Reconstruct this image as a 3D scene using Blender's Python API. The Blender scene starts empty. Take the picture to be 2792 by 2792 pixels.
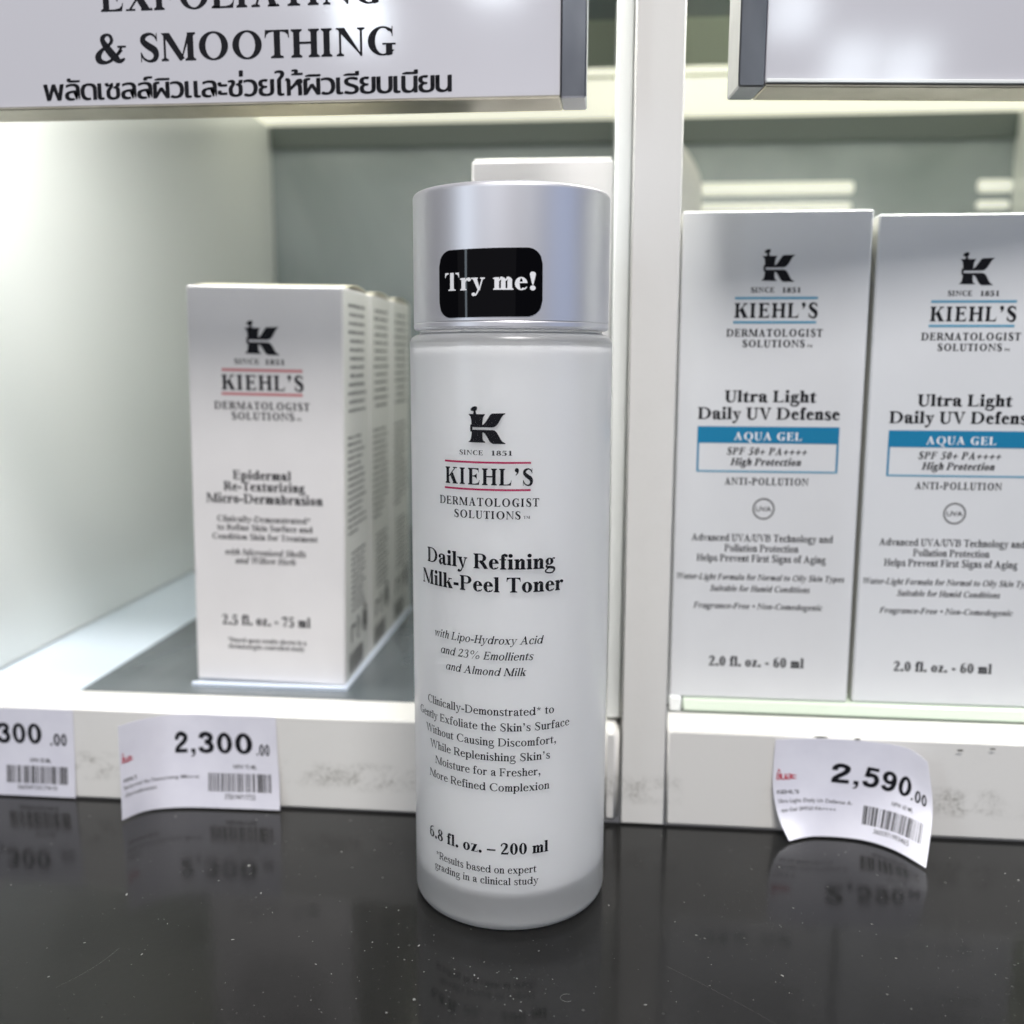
import bpy, math, random
from mathutils import Vector, Matrix
from mathutils.geometry import tessellate_polygon

scene = bpy.context.scene
col = scene.collection
random.seed(7)

# ================================================================= camera, world, lamps, exposure
CAM = Vector((0.02434, -0.24898, 0.13981))
YAW, PITCH, ROLL, FPX = 0.09613, 0.15342, 0.00278, 2708.17 / 2792
_r0 = Vector((math.cos(YAW), math.sin(YAW), 0))
_f = Vector((-math.sin(YAW)*math.cos(PITCH), math.cos(YAW)*math.cos(PITCH), -math.sin(PITCH)))
_u0 = _r0.cross(_f)
_r = _r0*math.cos(ROLL)+_u0*math.sin(ROLL)
_u = _u0*math.cos(ROLL)-_r0*math.sin(ROLL)
cam = bpy.data.cameras.new('camera')
cam.sensor_fit = 'HORIZONTAL'; cam.sensor_width = 36; cam.lens = 36*FPX
cam.clip_start = .01; cam.clip_end = 50
cam.dof.use_dof = True; cam.dof.focus_distance = .236; cam.dof.aperture_fstop = 9.6
cam_o = bpy.data.objects.new('camera', cam)
cam_o.matrix_world = Matrix((( _r.x, _u.x, -_f.x, CAM.x), (_r.y, _u.y, -_f.y, CAM.y), (_r.z, _u.z, -_f.z, CAM.z), (0, 0, 0, 1)))
col.objects.link(cam_o); scene.camera = cam_o

world = bpy.data.worlds.new('World'); scene.world = world; world.use_nodes = True
bgn = world.node_tree.nodes['Background']
bgn.inputs['Color'].default_value = (.93, .93, 1, 1); bgn.inputs['Strength'].default_value = .08

def area(name, loc, target, sx, sy, power, color):
    l = bpy.data.lights.new(name, 'AREA'); l.shape = 'RECTANGLE'; l.size = sx; l.size_y = sy
    l.energy = power; l.color = color
    o = bpy.data.objects.new(name, l); o.location = loc
    o.rotation_euler = (Vector(target)-Vector(loc)).to_track_quat('-Z', 'Y').to_euler()
    col.objects.link(o); return o
# the shop behind the camera: a ceiling panel up front, a pale lit hall, a blue window to the right, a bright doorway, small downlights
area('ceiling_lamp', (.22, -.90, 1.75), (.03, .02, .1), .60, .40, 31, (1, .97, .95))
area('hall_lamp', (-1.0, -2.3, .9), (0, 0, .1), 3.6, 2.2, 6, (.97, .94, 1))
area('window_lamp', (2.3, -1.0, .5), (0, 0, .1), 1.5, 2.2, 4.8, (.32, .52, 1))
area('doorway_lamp', (-1.6, -1.5, .5), (0, 0, .1), .10, 1.5, 4, (.75, .88, 1))
for dx, dz in ((-.50, .84), (-.64, .98), (-.22, .92), (.80, .86), (.93, .755), (1.06, .75)):
    area('downlight', (dx, -1.85, dz), (dx, 0, dz-.8), .10, .10, .35 if dx > .5 else .7, (.85, .93, 1))
# strip lamps under the upper shelf, just behind its front lip, one over each bay
area('strip_lamp', (-.075, .062, .2795), (-.075, .068, 0), .15, .016, .34, (1, 1, .94))
area('strip_lamp', (.150, .062, .2795), (.150, .068, 0), .2, .016, .40, (1, 1, .92))

scene.view_settings.view_transform = 'Standard'
scene.view_settings.look = 'None'
scene.view_settings.exposure = .54; scene.view_settings.gamma = 1
scene.cycles.use_denoising = True
scene.cycles.max_bounces = 18; scene.cycles.diffuse_bounces = 9; scene.cycles.transmission_bounces = 12; scene.cycles.glossy_bounces = 6
scene.cycles.sample_clamp_indirect = 6

# ================================================================= helpers
def empty(name, loc=(0, 0, 0)):
    o = bpy.data.objects.new(name, None); o.location = loc; o.empty_display_size = .01
    col.objects.link(o); return o
def tag(o, label=None, cat=None, group=None, kind=None):
    if label: o['label'] = label
    if cat: o['category'] = cat
    if group: o['group'] = group
    if kind: o['kind'] = kind
    return o
class MB:
    def __init__(s): s.v, s.f = [], []
    def add(s, vs, fs):
        n = len(s.v); s.v += [tuple(p) for p in vs]; s.f += [[i+n for i in f] for f in fs]; return s
    def box(s, x0, y0, z0, x1, y1, z1, c=0.0):
        """box with chamfered edges c"""
        if c <= 0:
            vs = [(x, y, z) for z in (z0, z1) for y in (y0, y1) for x in (x0, x1)]
            return s.add(vs, [(0, 2, 3, 1), (4, 5, 7, 6), (0, 1, 5, 4), (2, 6, 7, 3), (0, 4, 6, 2), (1, 3, 7, 5)])
        lo, hi = (x0, y0, z0), (x1, y1, z1)
        vs, idx = [], {}
        for sx in (0, 1):
            for sy in (0, 1):
                for sz in (0, 1):
                    for ax in range(3):
                        p = []
                        for a, sg in enumerate((sx, sy, sz)):
                            e = hi[a] if sg else lo[a]
                            p.append(e if a == ax else e+(-c if sg else c))
                        idx[(sx, sy, sz, ax)] = len(vs); vs.append(p)
        g = lambda *k: idx[k]
        F = []
        for ax in range(3):
            for sg in (0, 1):
                o = [a for a in range(3) if a != ax]
                q = []
                for a, b in ((0, 0), (1, 0), (1, 1), (0, 1)):
                    k = [0, 0, 0]; k[ax] = sg; k[o[0]] = a; k[o[1]] = b
                    q.append(g(*k, ax))
                F.append(q)
        for ax in range(3):                                    # edges along ax
            o = [a for a in range(3) if a != ax]
            for a in (0, 1):
                for b in (0, 1):
                    k0 = [0, 0, 0]; k0[o[0]] = a; k0[o[1]] = b; k1 = list(k0); k1[ax] = 1
                    F.append([g(*k0, o[0]), g(*k0, o[1]), g(*k1, o[1]), g(*k1, o[0])])
        for sx in (0, 1):
            for sy in (0, 1):
                for sz in (0, 1): F.append([g(sx, sy, sz, a) for a in range(3)])
        return s.add(vs, F)
    def lathe(s, prof, n=128, cx=0, cy=0):
        vs, fs = [], []
        for r, z in prof:
            for i in range(n):
                a = 2*math.pi*i/n; vs.append((cx+r*math.cos(a), cy+r*math.sin(a), z))
        for j in range(len(prof)-1):
            for i in range(n):
                k = (i+1) % n; fs.append((j*n+i, j*n+k, (j+1)*n+k, (j+1)*n+i))
        fs.append(list(range(n))[::-1]); fs.append([(len(prof)-1)*n+i for i in range(n)])
        return s.add(vs, fs)
    def build(s, name, mat, parent=None, smooth=None, fix=True):
        w, q = Vector((0, 0, 0)), parent                        # store the mesh relative to the thing's base
        while q: w += q.location; q = q.parent
        me = bpy.data.meshes.new(name); me.from_pydata([(x-w.x, y-w.y, z-w.z) for x, y, z in s.v], [], s.f); me.materials.append(mat)
        if fix:
            import bmesh
            bm = bmesh.new(); bm.from_mesh(me); bmesh.ops.recalc_face_normals(bm, faces=bm.faces); bm.to_mesh(me); bm.free()
        if smooth is not None:
            me.shade_smooth() if smooth >= 180 else me.set_sharp_from_angle(angle=math.radians(smooth))
        o = bpy.data.objects.new(name, me); col.objects.link(o)
        if parent: o.parent = parent
        return o
def copy_tree(o, parent=None):
    c = o.copy(); col.objects.link(c)
    if parent: c.parent = parent
    for ch in list(o.children): copy_tree(ch, c)
    return c

# ================================================================= materials
def mat(name, base, rough=.5, spec=.5, metal=0, **kw):
    m = bpy.data.materials.new(name); m.use_nodes = True
    b = m.node_tree.nodes['Principled BSDF']
    b.inputs['Base Color'].default_value = (*base, 1); b.inputs['Roughness'].default_value = rough
    b.inputs['Specular IOR Level'].default_value = spec; b.inputs['Metallic'].default_value = metal
    for k, v in kw.items(): b.inputs[k.replace('_', ' ')].default_value = v
    return m
def N(m, kind, **kw):
    n = m.node_tree.nodes.new(kind)
    for k, v in kw.items():
        if k.startswith('i_'): n.inputs[k[2:].replace('_', ' ')].default_value = v
        else: setattr(n, k, v)
    return n
def L(m, a, b): m.node_tree.links.new(a, b)
def bsdf(m): return m.node_tree.nodes['Principled BSDF']
def ramp(m, stops, src):
    n = m.node_tree.nodes.new('ShaderNodeValToRGB')
    e = n.color_ramp.elements
    while len(e) < len(stops): e.new(.5)
    for x, (p, c) in zip(e, stops):
        x.position = p; x.color = (*c, 1) if len(c) == 3 else c
    L(m, src, n.inputs[0]); return n
def pos(m, scale=(1, 1, 1)):
    t = N(m, 'ShaderNodeNewGeometry'); mp = N(m, 'ShaderNodeMapping'); mp.inputs['Scale'].default_value = scale
    L(m, t.outputs['Position'], mp.inputs['Vector']); return mp.outputs['Vector']
def noise(m, scale, detail=4, rough=.55, sc=(1, 1, 1), dist=0):
    n = N(m, 'ShaderNodeTexNoise'); n.inputs['Scale'].default_value = scale; n.inputs['Detail'].default_value = detail
    n.inputs['Roughness'].default_value = rough; n.inputs['Distortion'].default_value = dist
    L(m, pos(m, sc), n.inputs['Vector']); return n
def bump(m, src, strength, dist):
    b = N(m, 'ShaderNodeBump'); b.inputs['Strength'].default_value = strength; b.inputs['Distance'].default_value = dist
    L(m, src, b.inputs['Height']); L(m, b.outputs[0], bsdf(m).inputs['Normal']); return b
def vary(m, a, b, scale, lo=.35, hi=.65, **kw):
    n = noise(m, scale, **kw); r = ramp(m, [(lo, a), (hi, b)], n.outputs['Fac'])
    L(m, r.outputs[0], bsdf(m).inputs['Base Color']); return n

ink = mat('black_ink', (.010, .010, .013), .5, .1)
ink_grey = mat('grey_ink', (.13, .13, .13), .5, .3)
ink_soft = mat('small_print_ink', (.025, .025, .025), .5, .3)
ink_red = mat('crimson_ink', (.36, .012, .075), .45, .3)
ink_pink = mat('rose_ink', (.50, .19, .20), .5, .3)
ink_blue = mat('blue_ink', (.010, .18, .34), .45, .3)
ink_lightblue = mat('light_blue_ink', (.10, .30, .44), .5, .3)
ink_white = mat('white_ink', (.78, .78, .80), .5, .3)
tag_red = mat('tag_red_ink', (.5, .03, .06), .5, .3)

lacquer = mat('white_lacquer', (.70, .69, .665), .32, .5)
vary(lacquer, (.685, .675, .65), (.72, .71, .69), 60); bump(lacquer, noise(lacquer, 900, 2).outputs['Fac'], .12, .0002)
acrylic = mat('white_acrylic', (.76, .78, .765), .16, .6)
mirror_floor = mat('grey_glass_floor', (.10, .115, .125), .16, .8)
vary(mirror_floor, (.085, .10, .11), (.13, .145, .155), 22, sc=(1, .3, 1))
# scuffed lacquer of the front lip: grey smears of their own shape along the lower half, small dark chips near the edge
lip_mat = mat('scuffed_white_lacquer', (.69, .68, .655), .34, .5)
n1 = noise(lip_mat, 130, 5, .65, (1, 1, 1.4), .4); n2 = noise(lip_mat, 26, 2, .5, (1, 1, .2))
n3 = noise(lip_mat, 900, 2, .6)
g = N(lip_mat, 'ShaderNodeNewGeometry'); sx = N(lip_mat, 'ShaderNodeSeparateXYZ'); L(lip_mat, g.outputs['Position'], sx.inputs[0])
band = ramp(lip_mat, [(.0, (0, 0, 0)), (.20, (0, 0, 0)), (.33, (1, 1, 1)), (.44, (1, 1, 1)), (.55, (.04, .04, .04)), (1, (.04, .04, .04))], sx.outputs['Z'])
mz = N(lip_mat, 'ShaderNodeMath', operation='MULTIPLY'); mz.inputs[1].default_value = 33.0
L(lip_mat, sx.outputs['Z'], mz.inputs[0]); L(lip_mat, mz.outputs[0], band.inputs[0])
a1 = ramp(lip_mat, [(.42, (0, 0, 0)), (.60, (1, 1, 1))], n1.outputs['Fac'])
a2 = ramp(lip_mat, [(.45, (0, 0, 0)), (.58, (1, 1, 1))], n2.outputs['Fac'])
a3 = ramp(lip_mat, [(.38, (.25, .25, .25)), (.62, (1, 1, 1))], n3.outputs['Fac'])
def mul(m, a, b):
    k = N(m, 'ShaderNodeMath', operation='MULTIPLY'); L(m, a, k.inputs[0])
    if isinstance(b, float): k.inputs[1].default_value = b
    else: L(m, b, k.inputs[1])
    return k.outputs[0]
msk = mul(lip_mat, mul(lip_mat, mul(lip_mat, a1.outputs[0], a2.outputs[0]), band.outputs[0]), mul(lip_mat, a3.outputs[0], .8))
mx = N(lip_mat, 'ShaderNodeMix', data_type='RGBA'); L(lip_mat, msk, mx.inputs[0])
mx.inputs[6].default_value = (.69, .68, .655, 1); mx.inputs[7].default_value = (.24, .23, .205, 1)
L(lip_mat, mx.outputs[2], bsdf(lip_mat).inputs['Base Color'])
bump(lip_mat, noise(lip_mat, 700, 2).outputs['Fac'], .12, .0002)

# the back of each bay: grey-green satin glass, blurred reflections put into its colour
back_glass = mat('grey_green_back_glass', (.20, .25, .24), .22, .7)
vary(back_glass, (.22, .255, .26), (.33, .37, .38), 9, .3, .7, detail=3, sc=(1, 1, .7), dist=1.2)
dark_tone = mat('dark_green_painted_tone', (.085, .105, .10), .3, .5)  # painted dark: reflection on the back panel, unlit front of the underside
cream_glow = mat('glowing_cream_underside', (.8, .8, .7), .5)  # glows for the bright rear part of the underside
bsdf(cream_glow).inputs['Emission Color'].default_value = (1, .98, .80, 1); bsdf(cream_glow).inputs['Emission Strength'].default_value = .55
mirror_glow = mat('glowing_reflection', (.9, .9, .85), .5)  # glow of bright things mirrored in the back panel
bsdf(mirror_glow).inputs['Emission Color'].default_value = (1, 1, .88, 1); bsdf(mirror_glow).inputs['Emission Strength'].default_value = .22
olive = mat('olive_underside', (.30, .33, .24), .3, .5)  # middle of the underside, its weaker light put into the colour
glass_edge = mat('pale_green_glass', (.70, .79, .66), .15, .6)

steel = mat('brushed_steel', (.30, .30, .31), .30, .5, 1)
vary(steel, (.12, .125, .14), (.25, .255, .27), 30, .35, .65, sc=(1, 1, .4))  # base darkened for the dark shop the bars reflect
steel_low = mat('steel_warm_reflection', (.40, .37, .29), .36, .5, .85)  # same steel, the lit lip's warm reflection put into its colour
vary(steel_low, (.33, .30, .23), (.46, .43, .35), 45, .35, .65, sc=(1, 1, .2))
sign_white = mat('glossy_white_sign', (.52, .515, .55), .10, .5)
paper = mat('label_paper', (.66, .655, .73), .5, .35)
vary(paper, (.64, .635, .71), (.69, .685, .755), 90); bump(paper, noise(paper, 120, 3).outputs['Fac'], .15, .0004)
card = mat('white_carton_board', (.66, .65, .655), .42, .45)
vary(card, (.63, .615, .615), (.655, .64, .64), 45); bump(card, noise(card, 500, 3).outputs['Fac'], .08, .0002)
card_cool = mat('cool_white_carton_board', (.61, .63, .66), .42, .45)
vary(card_cool, (.62, .63, .645), (.635, .645, .66), 45); bump(card_cool, noise(card_cool, 500, 3).outputs['Fac'], .08, .0002)
card_side = mat('cream_carton_board', (.69, .69, .66), .45, .4)
kraft = mat('folded_card_flap', (.60, .57, .44), .6, .3)

# counter: black polished stone laminate with dust, haze and scratches
counter = mat('black_polished_counter', (.022, .021, .020), .13, .33)
cn = noise(counter, 9, 5, .6, (1, .7, 1), .8); cr = ramp(counter, [(.35, (.0075, .0075, .0074)), (.68, (.0155, .0152, .0148))], cn.outputs['Fac'])
vo = N(counter, 'ShaderNodeTexVoronoi'); vo.inputs['Scale'].default_value = 520; L(counter, pos(counter), vo.inputs['Vector'])
v1 = ramp(counter, [(.0, (1, 1, 1)), (.13, (1, 1, 1)), (.2, (0, 0, 0))], vo.outputs['Distance'])
sep = N(counter, 'ShaderNodeSeparateColor'); L(counter, vo.outputs['Color'], sep.inputs[0])
v2 = ramp(counter, [(.955, (0, 0, 0)), (1, (1, 1, 1))], sep.outputs[0])
dn = noise(counter, 14, 3); v3 = ramp(counter, [(.42, (.15, .15, .15)), (.62, (1, 1, 1))], dn.outputs['Fac'])
dm = mul(counter, mul(counter, v1.outputs[0], v2.outputs[0]), mul(counter, v3.outputs[0], .35))
cm = N(counter, 'ShaderNodeMix', data_type='RGBA'); L(counter, dm, cm.inputs[0]); L(counter, cr.outputs[0], cm.inputs[6]); cm.inputs[7].default_value = (.3, .3, .28, 1)
L(counter, cm.outputs[2], bsdf(counter).inputs['Base Color'])
vf = N(counter, 'ShaderNodeTexVoronoi'); vf.inputs['Scale'].default_value = 1500; L(counter, pos(counter, (1, .8, 1)), vf.inputs['Vector'])
f1 = ramp(counter, [(.0, (1, 1, 1)), (.22, (0, 0, 0))], vf.outputs['Distance']); sp = N(counter, 'ShaderNodeSeparateColor'); L(counter, vf.outputs['Color'], sp.inputs[0])
f2 = ramp(counter, [(.80, (0, 0, 0)), (1, (1, 1, 1))], sp.outputs[1]); f3 = ramp(counter, [(.45, (0, 0, 0)), (.60, (1, 1, 1))], noise(counter, 24, 4, .6, (1, .8, 1), .6).outputs['Fac'])
fm = mul(counter, mul(counter, f1.outputs[0], f2.outputs[0]), mul(counter, f3.outputs[0], .35))
c2 = N(counter, 'ShaderNodeMix', data_type='RGBA'); L(counter, fm, c2.inputs[0]); L(counter, cm.outputs[2], c2.inputs[6]); c2.inputs[7].default_value = (.22, .22, .21, 1)
L(counter, c2.outputs[2], bsdf(counter).inputs['Base Color'])
rr = ramp(counter, [(.35, (.09, .09, .09)), (.7, (.18, .18, .18))], noise(counter, 30, 5, .65).outputs['Fac']); L(counter, rr.outputs[0], bsdf(counter).inputs['Roughness'])
bump(counter, noise(counter, 420, 3).outputs['Fac'], .05, .0003)
dust_mat = mat('pale_dust', (.22, .22, .21), .7, .3)

# bottle
frost = mat('frosted_glass', (.970, .978, .980), .28, .5, 0, Transmission_Weight=.80, IOR=1.46)
bump(frost, noise(frost, 2600, 2).outputs['Fac'], .08, .00008)
milk = mat('white_milk', (.98, .98, .982), .5, .3)
satin = mat('satin_silver', (.72, .715, .75), .42, .5, .72)
sm = noise(satin, 3800, 2, .5); bump(satin, sm.outputs['Fac'], .10, .00006)
sticker_mat = mat('black_gloss_sticker', (.002, .002, .003), .05, .13)
bump(sticker_mat, noise(sticker_mat, 60, 2, .5, (1, 1, .25)).outputs['Fac'], .25, .0006)
floor_blue = mat('pale_blue_floor', (.60, .68, .76), .2, .5)  # reflected blue put into the base colour of the white floor
reflection_tray_mat = mat('pale_blue_reflection', (.70, .76, .86), .12, .6)
# ---------------------------------------------------------------- serif lettering drawn as outlines (units: 1/1000 em)
def _cr(P, n=8):
    # Catmull-Rom through points of any dimension
    out = []
    for i in range(len(P)-1):
        p0 = P[max(i-1, 0)]; p1 = P[i]; p2 = P[i+1]; p3 = P[min(i+2, len(P)-1)]
        for k in range(n):
            s = k/n
            out.append(tuple(.5*(2*b+(c-a)*s+(2*a-5*b+4*c-d)*s*s+(3*b-a-3*c+d)*s**3) for a, b, c, d in zip(p0, p1, p2, p3)))
    out.append(tuple(P[-1]))
    return out
def stroke(P, n=6, smooth=True):
    # ribbon with a width at every point
    Q = _cr(P, n) if smooth else P
    L, R = [], []
    for i, (x, y, w) in enumerate(Q):
        a = Q[max(i-1, 0)]; b = Q[min(i+1, len(Q)-1)]
        dx, dy = b[0]-a[0], b[1]-a[1]; l = math.hypot(dx, dy) or 1
        nx, ny = -dy/l, dx/l
        L.append((x+nx*w/2, y+ny*w/2)); R.append((x-nx*w/2, y-ny*w/2))
    return [[L[i], R[i], R[i+1], L[i+1]] for i in range(len(Q)-1)]
def ring(cx, cy, rx, ry, T, t, a0=0, a1=360, n=26, sx=0):
    o = []
    for i in range(n):
        q = []
        for k in (i, i+1):
            a = math.radians(a0+(a1-a0)*k/n); c, s = math.cos(a), math.sin(a)
            q.append(((cx+rx*c, cy+ry*s), (cx+sx+(rx-T)*c, cy+(ry-t)*s)))
        o.append([q[0][0], q[1][0], q[1][1], q[0][1]])
    return o
def disc(cx, cy, rx, ry=None, n=14):
    ry = ry or rx
    return [[(cx+rx*math.cos(2*math.pi*i/n), cy+ry*math.sin(2*math.pi*i/n)) for i in range(n)]]
def box(x0, y0, x1, y1): return [[(x0, y0), (x1, y0), (x1, y1), (x0, y1)]]
def diag(x0, y0, x1, y1, w): return [[(x0-w/2, y0), (x0+w/2, y0), (x1+w/2, y1), (x1-w/2, y1)]]
def sB(x, w, y, t, l=50, r=50):
    b = 34
    o = box(x-l, y, x+w+r, y+t)
    if l: o.append([(x-l*.7, y+t), (x+2, y+t), (x+2, y+t+b)])
    if r: o.append([(x+w-2, y+t), (x+w+r*.7, y+t), (x+w-2, y+t+b)])
    return o
def sT(x, w, y, t, l=50, r=50):
    b = 34
    o = box(x-l, y-t, x+w+r, y)
    if l: o.append([(x-l*.7, y-t), (x+2, y-t), (x+2, y-t-b)])
    if r: o.append([(x+w-2, y-t), (x+w+r*.7, y-t), (x+w-2, y-t-b)])
    return o
def flag(x, y, w, l=55): return [[(x+w, y), (x+w, y-70), (x, y-80), (x-l, y-42), (x-l, y-20), (x+w*.4, y-6)]]

def glyph(c, T, t, it=False):
    """pieces and advance of one letter; T stem, t hairline, it italic forms"""
    X, C, A, D = 465, 676, 690, -205
    O = 12                                                    # overshoot
    k = T-90                                                  # extra width of the heavy face
    V = max(t*1.15, T*.36)                                    # thin diagonals
    s = t*.95
    if c == ' ': return [], 250
    def st(x, y0, y1, bl=45, br=45, tl=0, tr=0):
        o = box(x, y0, x+T, y1)
        if it:
            if bl or br: o += [[(x, y0+60), (x+T, y0+60), (x+T+(45 if br else 0), y0+42), (x+T+(38 if br else 0), y0+22), (x+T*.6, y0-6), (x, y0)]]
            return o
        if bl or br: o += sB(x, T, y0, s, bl, br)
        if tl or tr: o += sT(x, T, y1, s, tl, tr)
        return o
    F = (lambda x, y: [[(x+T, y), (x+T, y-50), (x, y-70), (x-50, y-62), (x-52, y-40)]]) if it else (lambda x, y: flag(x, y, T))
    if c in 'ILTHEFPRBDKUNMVWXYAZJ' or c in 'OQCGS':
        def cs(x, bl=55, br=55, tl=55, tr=55, y1=C):
            o = box(x, 0, x+T, y1)
            if bl or br: o += sB(x, T, 0, s, bl, br)
            if tl or tr: o += sT(x, T, y1, s, tl, tr)
            return o
        if c == 'I': return cs(75), 240+k+60
        if c == 'H': return cs(75)+cs(75+T+270-k*.2)+box(75, 320, 75+T+280, 320+t*1.2), 75+2*T+270-k*.2+75
        if c == 'L':
            e = 75+T+330
            return cs(75, br=0)+box(75, 0, e-20, s)+[[(e-24, s), (e-200, s), (e-90, 70), (e-30, 130), (e, 225), (e+12, 225), (e-20, 0)]], e+40
        if c in 'EF':
            e = 75+T+310
            o = cs(75, br=0 if c == 'E' else 55, tr=0)+box(75, C-s, e-15, C)+[[(e-190, C-s), (e-15, C), (e, C-170), (e-16, C-170), (e-35, C-95), (e-95, C-s-18)]]
            o += box(75, 330, e-120, 330+t)+box(e-122, 235, e-98, 455)+[[(e-220, 330+t), (e-122, 330+t+60), (e-122, 330-60), (e-220, 330)]]
            if c == 'E': o += box(75, 0, e, s)+[[(e-190, s), (e-70, s+25), (e-10, s+75), (e+14, 195), (e+32, 195), (e, 0), (e-180, 0)]]
            return o, e+60
        if c == 'T':
            m = 310
            o = box(m-T/2, 0, m+T/2, C)+sB(m-T/2, T, 0, s, 75, 75)+box(30, C-s, 590, C)
            o += [[(30, C), (22, C-190), (42, C-190), (62, C-110), (120, C-s-18), (200, C-s)], [(590, C), (598, C-190), (578, C-190), (558, C-110), (500, C-s-18), (420, C-s)]]
            return o, 620
        if c in 'PRB':
            rb = 350+k*.5
            yb = 310 if c != 'B' else 340
            ry = (C-yb)/2
            o = cs(75, br=0 if c == 'B' else 55, tr=0)+box(75, C-t, 75+T+130, C)+box(75, yb, 75+T+130, yb+t)
            o += ring(75+T+120, yb+ry, rb-T-10, ry, T*.98, t, -90, 90, 14)
            if c == 'R':
                o += stroke([(75+T+70, yb+20, T*.8), (75+T+170, yb-40, T*1.02), (75+T+300, 70, T*.98), (75+T+330, s/2, T*.9)], 4)+box(75+T+260, 0, 75+T+405, s)
                return o, 75+T+420
            if c == 'B':
                o += box(75, 0, 75+T+130, t)+ring(75+T+120, (yb+t)/2, rb-T+30, (yb+t)/2, T, t, -90, 90, 14)
                return o, 75+rb+200
            return o, 75+rb+150
        if c == 'D':
            return cs(75, br=0, tr=0)+box(75, C-t, 75+T+120, C)+box(75, 0, 75+T+120, t)+ring(75+T+100, C/2, 375, C/2, T*1.02, t, -90, 90, 20), 75+T+515
        if c == 'K':
            o = cs(75)
            o += diag(75+T, 290, 75+T+330, C-s/2, V*1.1)+box(75+T+215, C-s, 75+T+430, C)
            o += [[(75+T+90, 400), (75+T+90-30, 330), (75+T+265-k*.2, 0), (75+T+300+T*.9, 0), (75+T+155+T*.35, 455)]]+box(75+T+190, 0, 75+T+470, s)
            return o, 75+T+485
        if c == 'U':
            r = 75+T+330-V
            o = box(75, 220, 75+T, C)+sT(75, T, C, s, 60, 60)+box(r, 220, r+V, C)+sT(r, V, C, s, 75, 75)
            cx = (75+r+V)/2; rx = (r+V-75)/2
            o += stroke([(75+T/2, 225, T), (75+T/2+8, 150, T*.98), (75+T*.9, 45, T*.72), (cx+25, 12, V*1.1), (r-40, 60, V), (r+V/2-4, 150, V), (r+V/2, 225, V)], 6)
            return o, r+V+85
        if c == 'N':
            r = 75+T+360-k*.3
            return box(80, 0, 80+V, C)+sB(80, V, 0, s, 60, 60)+box(r, 0, r+V, C)+sT(r, V, C, s, 65, 65)+[[(30, C), (30+T+30, C), (r+V, 0), (r+V-25, -8), (80, C-90)]]+box(10, C-s, 120, C), r+V+75
        if c == 'M':
            r = 75+V+520
            return box(80, 0, 80+V, C)+sB(80, V, 0, s, 60, 60)+cs(r, tl=0, tr=55)+sB(r, T, 0, s)+[[(25, C), (80+T, C), (r-60-V*.2, 60), (r-150-k*.6, 0), (80, C-60)], [(r+15, C), (r-138-k*.5, 0), (r-112-k*.5, 0), (r+35, C-150)]], r+T+80
        if c in 'VWA':
            def vee(x, w, inv=False):
                b = x+w*.53
                if not inv: return [[(x, C), (x+T*1.08, C), (b+T*.46, 0-O), (b-T*.1, 0-O)], [(x+w-V, C), (x+w, C), (b+T*.3, 0-O), (b, 0-O)]]
            if c == 'V':
                o = vee(75, 545); return o+sT(75, T*1.08, C, s, 65, 45)+sT(620-V, V, C, s, 85, 50), 700
            if c == 'W':
                o = vee(65, 430)+vee(65+370, 470)
                return o+sT(65, T*1.08, C, s, 55, 45)+sT(435, T*1.08, C, s, 40, 40)+sT(905-V, V, C, s, 80, 50), 975
            o = [[(330-T*.1, C+O), (330+T*.35, C+O), (630, 0), (630-T*1.12, 0), (285+T*.1, C-130)], [(95, 0), (95+V, 0), (335+V*.5, C-25), (330-T*.1, C+O)]]
            o += box(165, 215, 520-T*.4, 215+t*1.15)+sB(95, V, 0, s, 75, 75)+sB(630-T*1.12, T*1.12, 0, s, 55, 50)
            return o, 715
        if c in 'XY':
            if c == 'X':
                return [[(60, C), (60+T*1.3, C), (640, 0), (640-T*1.3, 0)]]+diag(130, s/2, 560, C-s/2, V)+sT(60, T*1.3, C, s, 45, 45)+sB(640-T*1.3, T*1.3, 0, s, 45, 45)+box(35, 0, 265, s)+box(440, C-s, 665, C), 700
            m = 350
            return box(m-T/2, 0, m+T/2, 320)+sB(m-T/2, T, 0, s, 70, 70)+[[(60, C), (60+T*1.2, C), (m+T/2, 320), (m-T/2, 290)]]+[[(m, 310), (m+T/2, 320), (620, C), (620-V, C)]]+sT(60, T*1.2, C, s, 45, 45)+sT(600-V*.5, V, C, s, 90, 55), 690
        if c == 'Z':
            return box(70, C-s, 580, C)+box(50, 0, 600, s)+diag(60+T/2, s/2, 580-T/2, C-s/2, T*1.2)+box(70, C-170, 92, C)+box(582, 0, 604, 180), 650
        if c == 'J':
            return box(170, 130, 170+T, C)+sT(170, T, C, s, 65, 55)+stroke([(170+T/2, 140, T), (165+T/2, 30, T*.8), (100, -20, t), (60, 50, T*.5)])+disc(80, 60, T*.4), 400
        if c in 'OQ':
            r = 350
            o = ring(50+r, C/2, r, C/2+O, T*1.08, t, 0, 360, 34)
            if c == 'Q': o += stroke([(350, 10, t), (450, -40, T*.7), (560, -150, T*.8), (700, -165, t)])
            return o, 2*r+100
        if c in 'CG':
            r = 345
            o = ring(55+r, C/2, r, C/2+O, T*1.1, t, 48, 312 if c == 'C' else 322, 30, 6)
            o += box(610, C-230, 632, C+O-2)+[[(500, C-60), (610, C-70), (612, C-180), (585, C-130)]]
            if c == 'C':
                o += stroke([(570, 95, t*1.2), (610, 125, t*.9), (640, 165, t*.6)])
                return o, 690
            o += box(620-T, 40, 620, 290)+box(620-T-80, 290-s, 700, 290)+stroke([(500, 20, t*1.4), (590, 45, t*1.6), (620, 62, t)])
            return o, 745
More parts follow.
